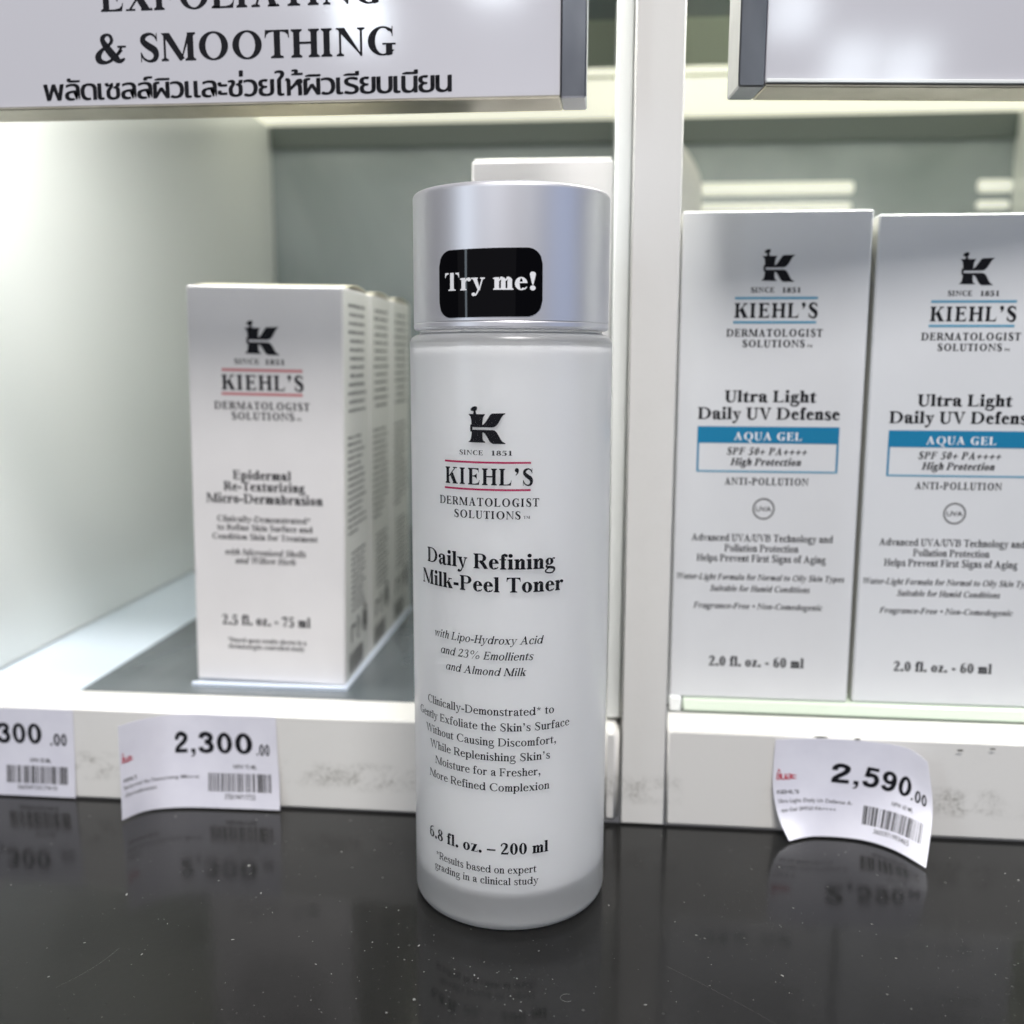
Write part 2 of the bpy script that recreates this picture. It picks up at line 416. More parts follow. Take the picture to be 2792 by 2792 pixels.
        if c == 'S':
            o = stroke([(452, C-150, t*.6), (405, C-60, t*1.1), (290, C-8, t*1.3), (150, C-70, T*.75), (130, C-185, T*.92), (250, C-300, T*1.1), (385, C-395, T*1.12), (435, 165, T*.92), (395, 50, T*.7), (270, 6, t*1.3), (140, 70, t*1.1), (75, 205, t*.6)], 7)
            return o+box(448, C-190, 468, C+O)+[[(380, C-40), (450, C-100), (450, C-175)]]+box(62, -O, 82, 225)+[[(80, 215), (84, 90), (170, 40)]], 540
    if c in 'il':
        y = X if c == 'i' else A
        o = st(62, 0, y)+F(62, y)
        if c == 'i': o += disc(62+T/2, 618, T*.52+12)
        return o, 62+T+60
    if c == 'j': return box(70, -80, 70+T, X)+F(70, X)+disc(70+T/2, 618, T*.52+12)+stroke([(70+T/2, -70, T), (60+T/2, -170, T*.7), (0, -200, t)]), 62+T+70
    if c in 'nmhur':
        h = 230-(20 if c == 'm' else 0)
        def arch(x):                                           # arch from stem x to stem x+T+h-T...
            return stroke([(x+T-4, X-130, t*.8), (x+T+55, X-45, t*1.5), (x+T+h-T*.9, X-22, T*.62), (x+T+h-T*.5+2, X-85, T*.94), (x+T+h-T*.5, X-160, T)], 6)+box(x+h, 0, x+h+T, X-155)
        def foot(x): return [[(x, 0), (x, 70), (x+T, 70), (x+T+50, 52), (x+T+42, 26), (x+T*.6, -6)]] if it else sB(x, T, 0, s, 40, 45)
        if c == 'u':
            o = box(62, 150, 62+T, X)+F(62, X)+box(62+h, 0, 62+h+T, X)+F(62+h, X)
            o += stroke([(62+T/2, 155, T), (64+T/2, 75, T*.95), (62+T*.95, 22, T*.7), (62+h*.75, 38, t*1.4), (62+h+6, 110, t*.8)], 6)
            return o+[[(62+h, 0), (62+h+T+48, 0), (62+h+T+48, s), (62+h+T, s+25), (62+h, 60)]], 62+h+T+62
        top = A if c == 'h' else X
        o = (box(62, 0, 62+T, top)if it else st(62, 0, top, 42, 42))+F(62, top)
        if c == 'r':
            return o+stroke([(62+T-4, X-140, t*.8), (62+T+50, X-50, t*1.4), (62+T+110, X-25, T*.5), (62+T+140, X-40, T*.62)], 5)+disc(62+T+130, X-62, T*.36+18), 62+T+205
        o += arch(62)+foot(62+h)
        if c == 'm': o += arch(62+h)+foot(62+2*h); return o, 62+2*h+T+62
        return o, 62+h+T+62
    if c == 'o': return ring(30+215, X/2, 215, X/2+O, T*1.02, t), 490
    if c == 'a' and it or c in 'dqg' and it and c != 'g':
        top = {'a': X, 'd': A, 'q': X}[c]; r = 205
        o = ring(35+r, X/2, r, X/2+O, T, t, 30, 360, 24)
        o += box(35+2*r-T*.75, D if c == 'q' else 0, 35+2*r+T*.25, top)
        if c != 'q': o += [[(35+2*r-T*.75, 60), (35+2*r+T*.25, 60), (35+2*r+T*.25+50, 48), (35+2*r+T*.25+40, 24), (35+2*r-T*.2, -6)]]
        return o, 35+2*r+T*.25+60
    if c == 'a':
        x = 268
        o = box(x, 70, x+T, X-120)
        o += stroke([(95, X-120, T*.75), (105, X-60, T*.62), (190, X-8, t*1.3), (285, X-25, T*.55), (x+T/2, X-75, T*.92), (x+T/2, X-140, T)], 6)+disc(105, X-115, T*.42+12)
        o += stroke([(x+8, 285, t*.9), (170, 235, t*1.8), (45+T/2, 130, T*.95), (60+T*.6, 45, T*.85), (170, 22, T*.55), (x+8, 85, t*.9)], 6)
        o += stroke([(x+T/2, 90, T), (x+T*.62, 40, T*.8), (x+T+30, 24, t*1.5), (x+T+72, 62, t*.7)], 5)
        return o, x+T+80
    if c in 'bpdq':
        r = 185
        if c in 'bp':
            o = (box(55, 0, 55+T, A)if c == 'b' else st(55, D, X))+F(55, A if c == 'b' else X)
            o += ring(55+T*.55+r-10, X/2, r+T*.15, X/2+O, T, t, -158, 158, 26, -3)
            return o, 55+T*.7+2*r+20
        x = 2*r+T*.1-10
        o = ring(32+r+T*.15, X/2, r+T*.15, X/2+O, T, t, 22, 338, 26, 3)
        if c == 'd': o += box(x, 0, x+T, A)+F(x, A)+[[(x, 0), (x+T+52, 14), (x+T+52, 14+s), (x+T, 58), (x, 70)]]
        else: o += st(x, D, X)
        return o, x+T+60
    if c == 'c':
        o = ring(30+205, X/2, 205, X/2+O, T*1.04, t, 58, 318, 22, 4)
        return o+stroke([(330, 30, t*1.2), (385, 70, t), (415, 120, t*.6)], 4)+disc(345, X-85, T*.36+18)+stroke([(290, X-12, t*1.4), (350, X-45, T*.5), (350, X-85, T*.5)], 4), 435
    if c == 'e':
        o = ring(30+205, X/2, 205, X/2+O, T*1.02, t, 6, 312, 24, 2)
        return o+box(30+T*.8, 252, 432, 252+t*1.05)+stroke([(322, 26, t*1.2), (380, 66, t), (415, 115, t*.6)], 4), 450
    if c == 'f':
        o = st(85, 0, 560, 45, 70)+box(18, X-t*1.1, 285, X)
        return o+stroke([(85+T/2, 540, T), (90+T/2, 615, T*.9), (95+T*.9, 668, t*1.7), (255, 672, t*1.5), (300, 640, T*.55)], 5)+disc(292, 622, T*.34+16), 330-10+k*.2
    if c == 't':
        return box(75, 80, 75+T, X)+[[(75, X), (75+T, X), (75+T, 610), (75+T-25, 610)], [(15, X), (15, X-20), (80, X-30), (80, X+30)]]+box(15, X-t*1.1, 75+T+110, X)+stroke([(75+T/2, 95, T), (80+T/2, 45, T*.9), (75+T*1.0, 18, T*.45), (75+T+110, 70, t*.8)], 5), 75+T+125
    if c == 's':
        o = stroke([(322, X-115, t*.6), (285, X-35, t), (195, X-5, t*1.3), (95, X-55, T*.7), (110, X-145, T*.85), (215, X-225, T*.98), (300, X-305, T*.9), (300, 55, T*.75), (195, 8, t*1.4), (95, 55, t), (45, 150, t*.6)], 6)
        return o+box(318, X-140, 336, X+O)+[[(265, X-25), (320, X-60), (320, X-135)]]+box(36, -O, 54, 160)+[[(52, 150), (54, 60), (120, 28)]], 385
    if c == 'k':
        o = st(62, 0, A, 42, 42)+F(62, A)
        return o+diag(62+T, 205, 62+T+185, X-s/2, V)+box(62+T+95, X-s, 62+T+285, X)+[[(62+T+40, 255), (62+T+45+T*.75, 320), (62+T+255+T*.5, 0), (62+T+180-T*.3, 0)]]+box(62+T+105, 0, 62+T+330, s), 62+T+335
    if c in 'vwyx':
        def vee(x, w): b = x+w*.54; return [[(x, X), (x+T*1.05, X), (b+T*.42, -O), (b-T*.1, -O)], [(x+w-V, X), (x+w, X), (b+T*.28, -O), (b, -O)]]
        if c == 'w': return vee(45, 300+k*.2)+vee(45+255+k*.2, 330)+sT(45, T, X, s, 40, 30)+sT(300+k*.2, T, X, s, 25, 25)+sT(625+k*.2-V, V, X, s, 60, 40), 690+k*.2
        if c == 'x': return [[(40, X), (40+T*1.25, X), (450, 0), (450-T*1.25, 0)]]+diag(95, s/2, 385, X-s/2, V)+sT(40, T*1.25, X, s, 28, 28)+sB(450-T*1.25, T*1.25, 0, s, 28, 28)+box(25, 0, 190, s)+box(300, X-s, 465, X), 490
        o = vee(45, 390)+sT(45, T*1.05, X, s, 40, 35)+sT(435-V, V, X, s, 65, 40)
        if c == 'y': o += stroke([(260, 20, V), (215, -90, V), (160, -175, T*.42), (90, -185, T*.5)], 5)+disc(85, -160, T*.35+16)
        return o, 485
    if c == 'z': return box(40, X-s, 400, X)+box(30, 0, 415, s)+diag(35+T*.6, s/2, 395-T*.6, X-s/2, T*1.15)+box(40, X-120, 60, X)+box(398, 0, 418, 130), 445
    if c == 'g':
        o = ring(40+175, 315, 175, 160, T*.9, t)
        o += stroke([(130, 175, t*1.2), (85, 120, T*.5), (120, 62, T*.7), (260, 48, T*.78), (400, 10, T*.8), (430, -85, T*.6), (350, -185, t*1.5), (210, -205, t*1.3), (70, -165, T*.45), (50, -85, T*.45), (125, -15, t*1.2), (200, 40, t)], 6)
        return o+stroke([(345, 430, t*1.2), (410, 455, T*.4), (450, 425, T*.5)], 4), 480
    if c in '0123456789':
        w = 500
        if c == '0': return ring(250, C/2, 215, C/2+O, T, t), w
        if c == '1': return box(190, 0, 190+T, C)+sB(190, T, 0, s, 75, 75)+[[(190+T, C+8), (190+T, C-80), (190, C-110), (100, C-95), (100, C-80)]], w
        if c == '2': return stroke([(60, C-185, T*.5), (95, C-75, T*.5), (210, C-15, T*.5), (335, C-75, T*.88), (345, C-200, T*.95), (270, C-350, T*.8), (150, 170, T*.5), (62, 60, T*.4)], 6)+[[(30, 0), (430, 0), (470, 170), (450, 170), (420, 125), (370, 105), (110, 105), (40, 30)]], w
        if c == '3': return stroke([(70, C-150, t), (130, C-40, T*.5), (240, C-18, T*.55), (330, C-90, T*.8), (315, C-215, T*.75), (190, C-300, t)], 6)+stroke([(185, C-300, t), (310, C-330, T*.7), (385, C-460, T*.95), (350, 75, T*.85), (230, 12, T*.45), (80, 50, T*.55)], 6)+disc(85, 60, T*.38), w
        if c == '4': return box(290-T*.1, 0, 290+T*.9, C)+box(25, 160, 470, 160+T*.75)+[[(25, 160), (25, 160+T*.75), (300, C), (300, C-130), (110, 160+T*.7)]], w
        if c == '5': return [[(110, C), (430, C), (455, C+10), (410, C-T*.75), (125, C-T*.75)]]+[[(110, C), (125, C-T*.5), (85, 380), (60, 380)]]+stroke([(70, 385, t), (190, 405, T*.55), (330, 330, T*.9), (380, 200, T), (320, 65, T*.85), (200, 8, T*.45), (75, 40, T*.55)], 6)+disc(80, 50, T*.38), w
        if c in '69':
            o = ring(255, 210, 210, 222, T*.95, t)+stroke([(55+T*.5, 215, T), (50+T*.55, 350, T*.95), (150, 540, T*.7), (300, 645, T*.4), (440, 680, t*.6)], 6)
            return (o if c == '6' else [[(500-x, C-y) for x, y in p] for p in o]), w
        if c == '7': return [[(60, C), (460, C), (460, C-40), (445, C-T*.85), (90, C-T*.85), (30, C-200), (15, C-195)]]+[[(445, C-60), (350, C-90), (130, -O), (130+T*.8, -O)]], w
        if c == '8': return ring(250, C-165, 180, 172, T*.85, t)+ring(250, 178, 215, 190, T*.95, t)+diag(330, 240, 160, C-240, T*.7), w
    if c == '.': return disc(125, 75, T*.45+28), 250
    if c == ',': return disc(125, 75, T*.45+28)+stroke([(125+T*.3+10, 75, T*.5), (160, -40, T*.42), (70, -165, t*.6)], 5), 250
    if c in "'\u2019": return disc(140, C-60, T*.45+24)+stroke([(140+T*.3+8, C-65, T*.5), (172, C-160, T*.42), (95, C-270, t*.6)], 5), 290
    if c == '-': return box(40, 175, 290, 175+T*.75+20), 330
    if c == '\u2013': return box(10, 185, 490, 185+T*.5+20), 500
    if c == '*': return [q for a in (90, 162, 234, 306, 18) for q in stroke([(230, 500, t), (230+90*math.cos(math.radians(a)), 500+90*math.sin(math.radians(a)), T*.45), (230+165*math.cos(math.radians(a)), 500+165*math.sin(math.radians(a)), T*.75)], 3)], 460
    if c == '!': return disc(165, 75, T*.45+28)+[[(165-18, 190), (165+18, 190), (165+T*.55+15, 560), (165-T*.55-15, 560)]]+disc(165, 590, T*.55+18, 95), 330
    if c == '+': return box(40, 220, 530, 220+T*.6)+box(285-T*.3, 0, 285+T*.3, 500), 570
    if c == '/': return diag(30, -O, 250, C, T*.5), 280
    if c == '%': return ring(215, C-165, 160, 170, T*.7, t)+ring(730, 155, 160, 170, T*.7, t)+diag(300, -O, 650, C, T*.35), 950
    if c == '\u2022': return disc(190, 330, 130), 380
    if c == '&':
        o = stroke([(700, 300, t), (590, 200, t*1.6), (440, 60, T*.5), (300, 0, T*.5), (150, 40, T*.95), (115, 160, T*1.0), (210, 300, T*.6), (370, 410, t*1.4), (455, 520, t*1.8), (430, 640, t*1.6), (340, 676, t*1.4), (250, 620, T*.7), (245, 520, T*.85), (350, 340, T*1.15), (520, 120, T*1.2), (640, 30, T*.75), (760, 90, t)], 7)
        return o+box(590, 400-s, 800, 400)+stroke([(690, 400, T*.35), (650, 290, t*1.4), (570, 180, t*1.2)], 4), 840
    return box(50, 0, 400, X), 450

def line_pieces(text, bold=True, italic=False, x0=0., x1=1., base=0., cap=.7, track=0, T=None, t=None):
    """lay one line out between x0 and x1, its capitals `cap` tall; returns polygons"""
    T = T or (148 if bold else (106 if not italic else 102)); t = t or (46 if bold else 46)
    out, x = [], 0.
    for ch in text:
        p, a = glyph(ch, T, t, italic)
        out += [[(px+x, py) for px, py in q] for q in p]
        x += a+(track if ch != ' ' else track*1.0)
    if italic: out = [[(px+.24*py, py) for px, py in q] for q in out]
    lo = min(p[0] for q in out for p in q); hi = max(p[0] for q in out for p in q)
    sx = (x1-x0)/(hi-lo); sy = cap/676.
    return [[(x0+(px-lo)*sx, base+py*sy) for px, py in q] for q in out]
# ================================================================= printing on surfaces
def tess(poly):
    t = tessellate_polygon([[Vector((x, y, 0)) for x, y in poly]])
    return [[poly[i] for i in tri] for tri in t]
def hbar(x0, x1, y0, y1, n=24):
    return [[(x0+(x1-x0)*i/n, y0), (x0+(x1-x0)*(i+1)/n, y0), (x0+(x1-x0)*(i+1)/n, y1), (x0+(x1-x0)*i/n, y1)] for i in range(n)]
_up = [(630, 220), (757, 220), (752, 227), (742, 245), (738, 270), (736, 300), (742, 300), (756, 286), (770, 265), (785, 240), (796, 223), (808, 214), (905, 211), (904, 217), (893, 224), (882, 236), (868, 262), (852, 291), (838, 308), (824, 317), (805, 320), (660, 320), (660, 340), (812, 340), (828, 344), (842, 356), (858, 384), (872, 412), (884, 428), (905, 440), (905, 446), (815, 446), (800, 438), (788, 424), (772, 394), (757, 370), (745, 360), (737, 360), (738, 404), (742, 420), (757, 431), (757, 438), (629, 436), (630, 430), (640, 424), (647, 410), (652, 384), (654, 356), (643, 354), (641, 328), (643, 302), (653, 298), (651, 268), (645, 240), (633, 227)]
_pestle = [(646, 188), (648, 178), (660, 166), (680, 160), (694, 163), (698, 174), (694, 188), (686, 196), (687, 206), (692, 221), (664, 221), (668, 208), (668, 199), (658, 197), (649, 194)]
def emblem(x0, x1, y0, y1):
    """letter K shaped as a mortar and pestle, between x0..x1, from the foot y0 to the arm tip y1"""
    sx = (x1-x0)/275.; sy = (y1-y0)/(446-211.)
    out = []
    for poly in (_up, _pestle):
        out += tess([(x0+(x-630)*sx, y0+(446-y)*sy) for x, y in poly])
    return out
def sliced(polys, dx):
    """cut polygons into upright strips so that they follow a curved surface"""
    def clip(q, c, keep):
        out = []
        for (xa, ya), (xb, yb) in zip(q, q[1:]+q[:1]):
            ia, ib = (xa-c)*keep >= 0, (xb-c)*keep >= 0
            if ia: out.append((xa, ya))
            if ia != ib: t = (c-xa)/(xb-xa); out.append((c, ya+(yb-ya)*t))
        return out
    res = []
    for q in polys:
        q = [tuple(p) for p in q]
        lo = math.floor(min(p[0] for p in q)/dx); hi = math.ceil(max(p[0] for p in q)/dx)
        for k in range(lo, hi):
            r = clip(clip(q, k*dx, 1), (k+1)*dx, -1) if hi-lo > 1 else q
            if len(r) >= 3: res.append(r)
    return res
_fc = {}
def sans_mesh(text, off=0.0):
    k = (text, off)
    if k not in _fc:
        cu = bpy.data.curves.new('lettering', 'FONT'); cu.body = text; cu.size = 1; cu.offset = off; cu.resolution_u = 5
        o = bpy.data.objects.new('lettering', cu); col.objects.link(o)
        bpy.context.view_layer.update()
        me = bpy.data.meshes.new_from_object(o.evaluated_get(bpy.context.evaluated_depsgraph_get()))
        _fc[k] = [[(me.vertices[i].co.x, me.vertices[i].co.y) for i in p.vertices] for p in me.polygons]
        bpy.data.objects.remove(o); bpy.data.curves.remove(cu); bpy.data.meshes.remove(me)
    return _fc[k]
def bounds(P):
    xs = [p[0] for q in P for p in q]; ys = [p[1] for q in P for p in q]; return min(xs), max(xs), min(ys), max(ys)
def sans(text, x0, x1, base, cap, off=0.0):
    P = sans_mesh(text, off); b = bounds(P); h = bounds(sans_mesh('0', off))
    sy = cap/(h[3]-h[2])
    return [[(x0+(x-b[0])*(x1-x0)/(b[1]-b[0]), base+(y-h[2])*sy) for x, y in q] for q in P]
_UPM = '\u0e31\u0e34\u0e35\u0e48\u0e49\u0e4c'
def thai(text, x0, x1, base, xh, off=.016, gap=.055):
    """letters one by one, the marks set above the letter before them"""
    sh, off = off*2.5, 0                                       # heavier by printing twice, a hair apart
    ref = bounds(sans_mesh('\u0e19', off)); h = ref[3]-ref[2]
    out, x, last, lvl = [], 0., None, 0
    for ch in text:
        P = sans_mesh(ch, off)
        if ch == '\u0e2b':
            w = .15*h
            P = stroke([(.05*h, .97*h, w), (.16*h, .93*h, w), (.19*h, .75*h, w), (.19*h, 0, w)], 4)+stroke([(.22*h, .34*h, w*.8), (.50*h, .62*h, w*.9), (.72*h, .90*h, w), (.84*h, .86*h, w*.9), (.82*h, .70*h, w*.9)], 4)+stroke([(.66*h, .72*h, w*.8), (.78*h, .58*h, w), (.80*h, .3*h, w), (.80*h, 0, w)], 4)
            P = [[(px, py+ref[2]) for px, py in q] for q in P]
        if not P: continue
        b = bounds(P)
        if ch in _UPM:
            w = b[1]-b[0]; right = last[1]+.012
            ox = right-b[1] if ch not in '\u0e48\u0e49' or lvl == 0 else right-b[1]-.01
            top = ref[3]+(.12 if ch in '\u0e49\u0e48' else .06)+(.17 if lvl else 0)
            out += [[(px+ox, (py-b[2])*.92+top) for px, py in q] for q in P]; lvl += 1
        else:
            lvl = 0
            out += [[(px+x-b[0], py) for px, py in q] for q in P]
            last = (x, x+b[1]-b[0]); x += b[1]-b[0]+gap
    out = out+[[(px+sh*k, py+sh*.3*k) for px, py in q] for q in out for k in (.5, 1)]
    b = bounds(out); sy = xh/h
    return [[(x0+(px-b[0])*(x1-x0)/(b[1]-b[0]), base+(py-ref[2])*sy) for px, py in q] for q in out]
def on_cyl(R): 
    def f(x, y, k): r = R+k; return (r*math.sin(x), -r*math.cos(x), y)
    return f
def on_front(Y):                                               # x, y are world X and Z
    return lambda x, y, k: (x, Y-k, y)
def on_right(X):                                               # x is world Y
    return lambda x, y, k: (X+k, x, y)
def print_on(name, polys, fn, m, parent, lift=.00006):
    b = MB()
    for i, q in enumerate(polys):
        k = lift+(i % 6)*.000004
        b.add([fn(x, y, k) for x, y in q], [list(range(len(q)))])
    return b.build(name, m, parent, fix=False)
def lines_of(spec, sx=1.0, sy=.001, ox=0., oy=0., heavy=None):
    out = []
    for text, bold, it, a, b, z, cap in spec:
        tr = 60 if text.isupper() else 0
        out += line_pieces(text, bold, it, ox+a*sx, ox+b*sx, oy+z*sy, cap*sy, tr, *((heavy[0] if bold else heavy[1], heavy[2]) if heavy else ()))
    return out

# ================================================================= the counter
b = MB(); b.box(-.9, -.75, -.03, .9, .0385, 0, .0008)
tag(b.build('countertop', counter, None), 'black polished counter top, dusty and scratched, under the bottle', 'counter', kind='structure')

# ================================================================= display shelf
YS, ZL, YI = .03675, .0303, .0536
shelf = empty('display_shelf', (.03, YS, 0))
tag(shelf, 'white lacquered display shelf unit with two lit bays and a divider post', 'display shelf')
b = MB(); b.box(-.60, YS, .0004, .0240, YI, ZL, .0006); b.build('front_lip', lip_mat, shelf, 40)
b = MB(); b.box(.0242, YS+.0001, .0004, .0294, YI, ZL-.0006, .0016); b.build('lip_end', lip_mat, shelf, 40)
b = MB(); b.box(.0436, YS+.0002, .0004, .60, YI, ZL, .0007); b.build('front_lip', lip_mat, shelf, 40)
b = MB(); b.box(.02990, YS-.0002, .0003, .04335, .385, .45, .0005); b.build('divider_post', lip_mat, shelf, 40)
b = MB(); b.box(.0249, .0445, ZL+.0002, .0297, .383, .2826, .0007); b.build('side_panel', acrylic, shelf, 40)
b = MB(); b.box(-.1995, .0545, ZL, -.1890, .3838, .2826, .0004); b.build('side_panel', acrylic, shelf, 40)
b = MB(); b.box(.2585, .0545, ZL, .268, .3838, .2826, .0004); b.build('side_panel', acrylic, shelf, 40)
b = MB(); b.box(-.60, YI+.0002, .010, .0296, .386, ZL-.0012); b.build('floor_board', acrylic, shelf)
b = MB(); b.box(-.149, YI+.0006, ZL-.0010, .0246, .380, ZL, .0003); b.build('floor_glass', mirror_floor, shelf)
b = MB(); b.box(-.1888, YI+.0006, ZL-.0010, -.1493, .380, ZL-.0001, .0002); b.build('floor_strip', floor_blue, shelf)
b = MB(); b.box(.0437, YI+.0002, .010, .60, .386, ZL-.0010); b.build('floor_board', acrylic, shelf)
b = MB(); b.box(-.60, .3842, ZL, .0294, .389, .2826); b.build('back_panel', back_glass, shelf)
b = MB(); b.box(.0437, .3842, ZL, .60, .389, .2826); b.build('back_panel', back_glass, shelf)
b = MB(); b.box(-.1886, .3800, .2682, .0246, .3839, .2824, .0006); b.build('dark_reflection', dark_tone, shelf)  # dark strip added for the shelf edge mirrored in the back
b = MB(); b.box(.0437, .3800, .2672, .2582, .3839, .2824, .0006); b.build('dark_reflection', dark_tone, shelf)
# upper shelf underside: light growing rearward put into the boards, dark, olive, glowing cream
for x0, x1 in ((-.60, .0296), (.0437, .60)):
    b = MB(); b.box(x0, YS, .2830, x1, YI, .313, .0007); b.build('upper_lip', lip_mat, shelf, 40)
    b = MB(); b.box(x0, YI+.0002, .2830, x1, .2050, .289, .0004); b.build('upper_board', dark_tone, shelf)
    b = MB(); b.box(x0, .2054, .2831, x1, .2770, .289, .0004); b.build('upper_board', olive, shelf)
    b = MB(); b.box(x0, .2774, .2828, x1, .3839, .289, .0004); b.build('glowing_underside', cream_glow, shelf)
    b = MB(); b.box(x0, .2895, .2822, x1, .2925, .2827); b.build('underside_seam', olive, shelf)
for x0, x1 in ((.0630, .1675), (.2385, .2580)):  # glowing strips added in place of reflections in the back panel
    b = MB(); b.box(x0, .3805, .2372, x1, .3840, .2445, .0014); b.build('reflection_strip', mirror_glow, shelf, 40)
    b = MB(); b.box(x0, .3805, .2275, x1-.0008, .3840, .2325, .0014); b.build('reflection_strip', mirror_glow, shelf, 40)
# chips knocked into the edge of the right lip
chip = mat('chip_dark', (.10, .095, .085), .7, .2)
for x, y, z, r in ((.0880, .0368, ZL-.0001, .0020), (.0985, .0368, ZL-.0003, .0009), (.1275, .03655, .0279, .0009), (.1365, .03655, .0287, .0008), (.0434, .0366, .0385, .0006)):
    b = MB(); n = 12
    vs = [(x+r*math.cos(2*math.pi*i/n)*(1+.25*math.sin(3*i)), y-.0004, z+.34*min(r, .0009)*math.sin(2*math.pi*i/n)) for i in range(n)]+[(x, y-.00005-.0004, z)]
    b.add(vs, [(i, (i+1) % n, n) for i in range(n)]); b.build('edge_chip', chip, shelf)

# the glass shelf plates that carry the right-hand cartons
gp = MB(); gp.box(.0492, YI+.0003, ZL+.0001, .255, .21, .0345, .0005)
tag(gp.build('glass_plate', glass_edge, None, 40), 'pale green glass plate on the right shelf floor under two sunscreen cartons', 'glass plate')
gb = MB(); gb.box(.0448, .0532, ZL+.0001, .0487, .2, .0352, .0005)
tag(gb.build('glass_bracket', acrylic, None, 40), 'small clear white plastic block beside the divider post left of the glass plate', 'bracket')

# ================================================================= the bottle
bottle = empty('toner_bottle', (0, 0, 0))
tag(bottle, 'tall frosted glass bottle of white lotion with a silver cap, standing on the black counter', 'bottle')
R = .025
def fillet(r0, z0, r1, z1, n=8, inner=False):
    out = []
    for i in range(n+1):
        a = math.pi/2*i/n
        out.append((r0+(r1-r0)*math.sin(a), z0+(z1-z0)*(1-math.cos(a))))
    return out
prof = [(.0001, .0012), (.0150, .0010), (.0205, .0002)]+fillet(.0226, .00005, R, .0030, 10)+[(R, .02), (R, .06), (R, .10), (R, .1405)]
prof += [(R-(1-math.cos(math.pi/2*i/8))*.0022, .1433+.0022*math.sin(math.pi/2*i/8)) for i in range(9)]+[(.0226, .1457), (.0225, .1459), (.0225, .1464), (.0001, .14645)]
b = MB(); b.lathe(prof, 160); glass = b.build('glass_body', frost, bottle, 30)
rl = .0238
prof = [(.0001, .0066), (.010, .0066)]+fillet(.0150, .0067, rl, .0112, 10)+[(rl, .03), (rl, .09), (rl, .1370)]+[(rl-(1-math.cos(math.pi/2*i/8))*.0026, .1398+.0030*math.sin(math.pi/2*i/8)) for i in range(9)]+[(.0001, .1429)]
b = MB(); b.lathe(prof, 128); b.build('white_lotion', milk, bottle, 40)
rc = .02395
prof = [(.0001, .1466), (.0222, .1465), (rc-.0004, .1465), (rc, .1470), (rc, .1479), (rc-.00012, .1481), (rc, .1483), (rc, .1772)]+[(rc-(1-math.cos(math.pi/2*i/6))*.0012, .1774+.0012*math.sin(math.pi/2*i/6)) for i in range(7)]+[(.0001, .1787)]
b = MB(); b.lathe(prof, 160); cap = b.build('cap', satin, bottle, 30)
D = math.pi/180
P = emblem(-17.1*D, 2.7*D, .12058, .12756)
T = [("SINCE", 1, 0, -22.5, -9.2, 117.95, 1.10), ("1851", 1, 0, -4.6, 6.2, 117.95, 1.10), ("KIEHL\u2019S", 1, 0, -31.8, 17.3, 111.1, 3.85), ("DERMATOLOGIST", 1, 0, -36, 20.7, 106.18, 1.92), ("SOLUTIONS", 1, 0, -26, 10.8, 103.28, 1.85), ("TM", 1, 0, 12.3, 15.8, 103.4, .65),
     ("Daily Refining", 1, 0, -47.4, 30.3, 91.5, 3.55), ("Milk-Peel Toner", 1, 0, -52.6, 35.3, 86.05, 3.54),
     ("with Lipo-Hydroxy Acid", 0, 1, -41.1, 23.9, 73.55, 1.95), ("and 23% Emollients", 0, 1, -36.3, 18.3, 69.7, 1.95), ("and Almond Milk", 0, 1, -32.5, 14.3, 65.9, 1.95),
     ("Clinically-Demonstrated* to", 0, 0, -48.5, 30.3, 56.1, 1.98), ("Gently Exfoliate the Skin\u2019s Surface", 0, 0, -58.2, 40.4, 52.25, 1.98), ("Without Causing Discomfort,", 0, 0, -50.7, 31.7, 48.5, 1.98), ("While Replenishing Skin\u2019s", 0, 0, -46.6, 28.1, 44.8, 1.98), ("Moisture for a Fresher,", 0, 0, -41.8, 22.5, 41.0, 1.98), ("More Refined Complexion", 0, 0, -47.2, 27.9, 37.15, 1.98),
     ("6.8 fl. oz. \u2013 200 ml", 1, 0, -47.9, 27.6, 21.0, 2.9), ("*Results based on expert", 0, 0, -41.7, 20.6, 16.05, 1.9), ("grading in a clinical study", 0, 0, -43, 21.8, 13.05, 1.85)]
P += lines_of(T, D)
print_on('printed_lettering', sliced(P, 1.2*D), on_cyl(R), ink, bottle, .00004)
print_on('red_rules', hbar(-32.2*D, 16.2*D, .11608, .11652)+hbar(-32.4*D, 16.0*D, .10982, .11026), on_cyl(R), ink_red, bottle, .00004)
# sticker: rounded rectangle wrapped round the cap, tipped a little
def wrap(a0, a1, z0, z1, r, tilt, n=40):
    u = lambda i: a0+(a1-a0)*i/n
    out = []
    W = (a1-a0)*rc
    for i in range(n):
        q = []
        for j in (i, i+1):
            x = W*j/n; d = min(x, W-x); e = r-math.sqrt(max(0, r*r-(r-d)**2)) if d < r else 0
            q.append((u(j), z0+e+tilt*j/n, z1-e+tilt*j/n))
        out.append([(q[0][0], q[0][1]), (q[1][0], q[1][1]), (q[1][0], q[1][2]), (q[0][0], q[0][2])])
    return out
def slab_on(name, quads, fn, m, parent, k0, k1):
    b = MB()
    for q in quads:
        b.add([fn(x, y, k1) for x, y in q]+[fn(x, y, k0) for x, y in q], [(0, 1, 2, 3), (4, 7, 6, 5), (0, 4, 5, 1), (3, 2, 6, 7)])
    import bmesh
    me = bpy.data.meshes.new(name); me.from_pydata(b.v, [], b.f)
    bm = bmesh.new(); bm.from_mesh(me); bmesh.ops.remove_doubles(bm, verts=bm.verts, dist=1e-6); bmesh.ops.recalc_face_normals(bm, faces=bm.faces)
    bm.to_mesh(me); bm.free(); me.materials.append(m); me.set_sharp_from_angle(angle=math.radians(40))
    o = bpy.data.objects.new(name, me); col.objects.link(o); o.parent = parent; return o
fine = []
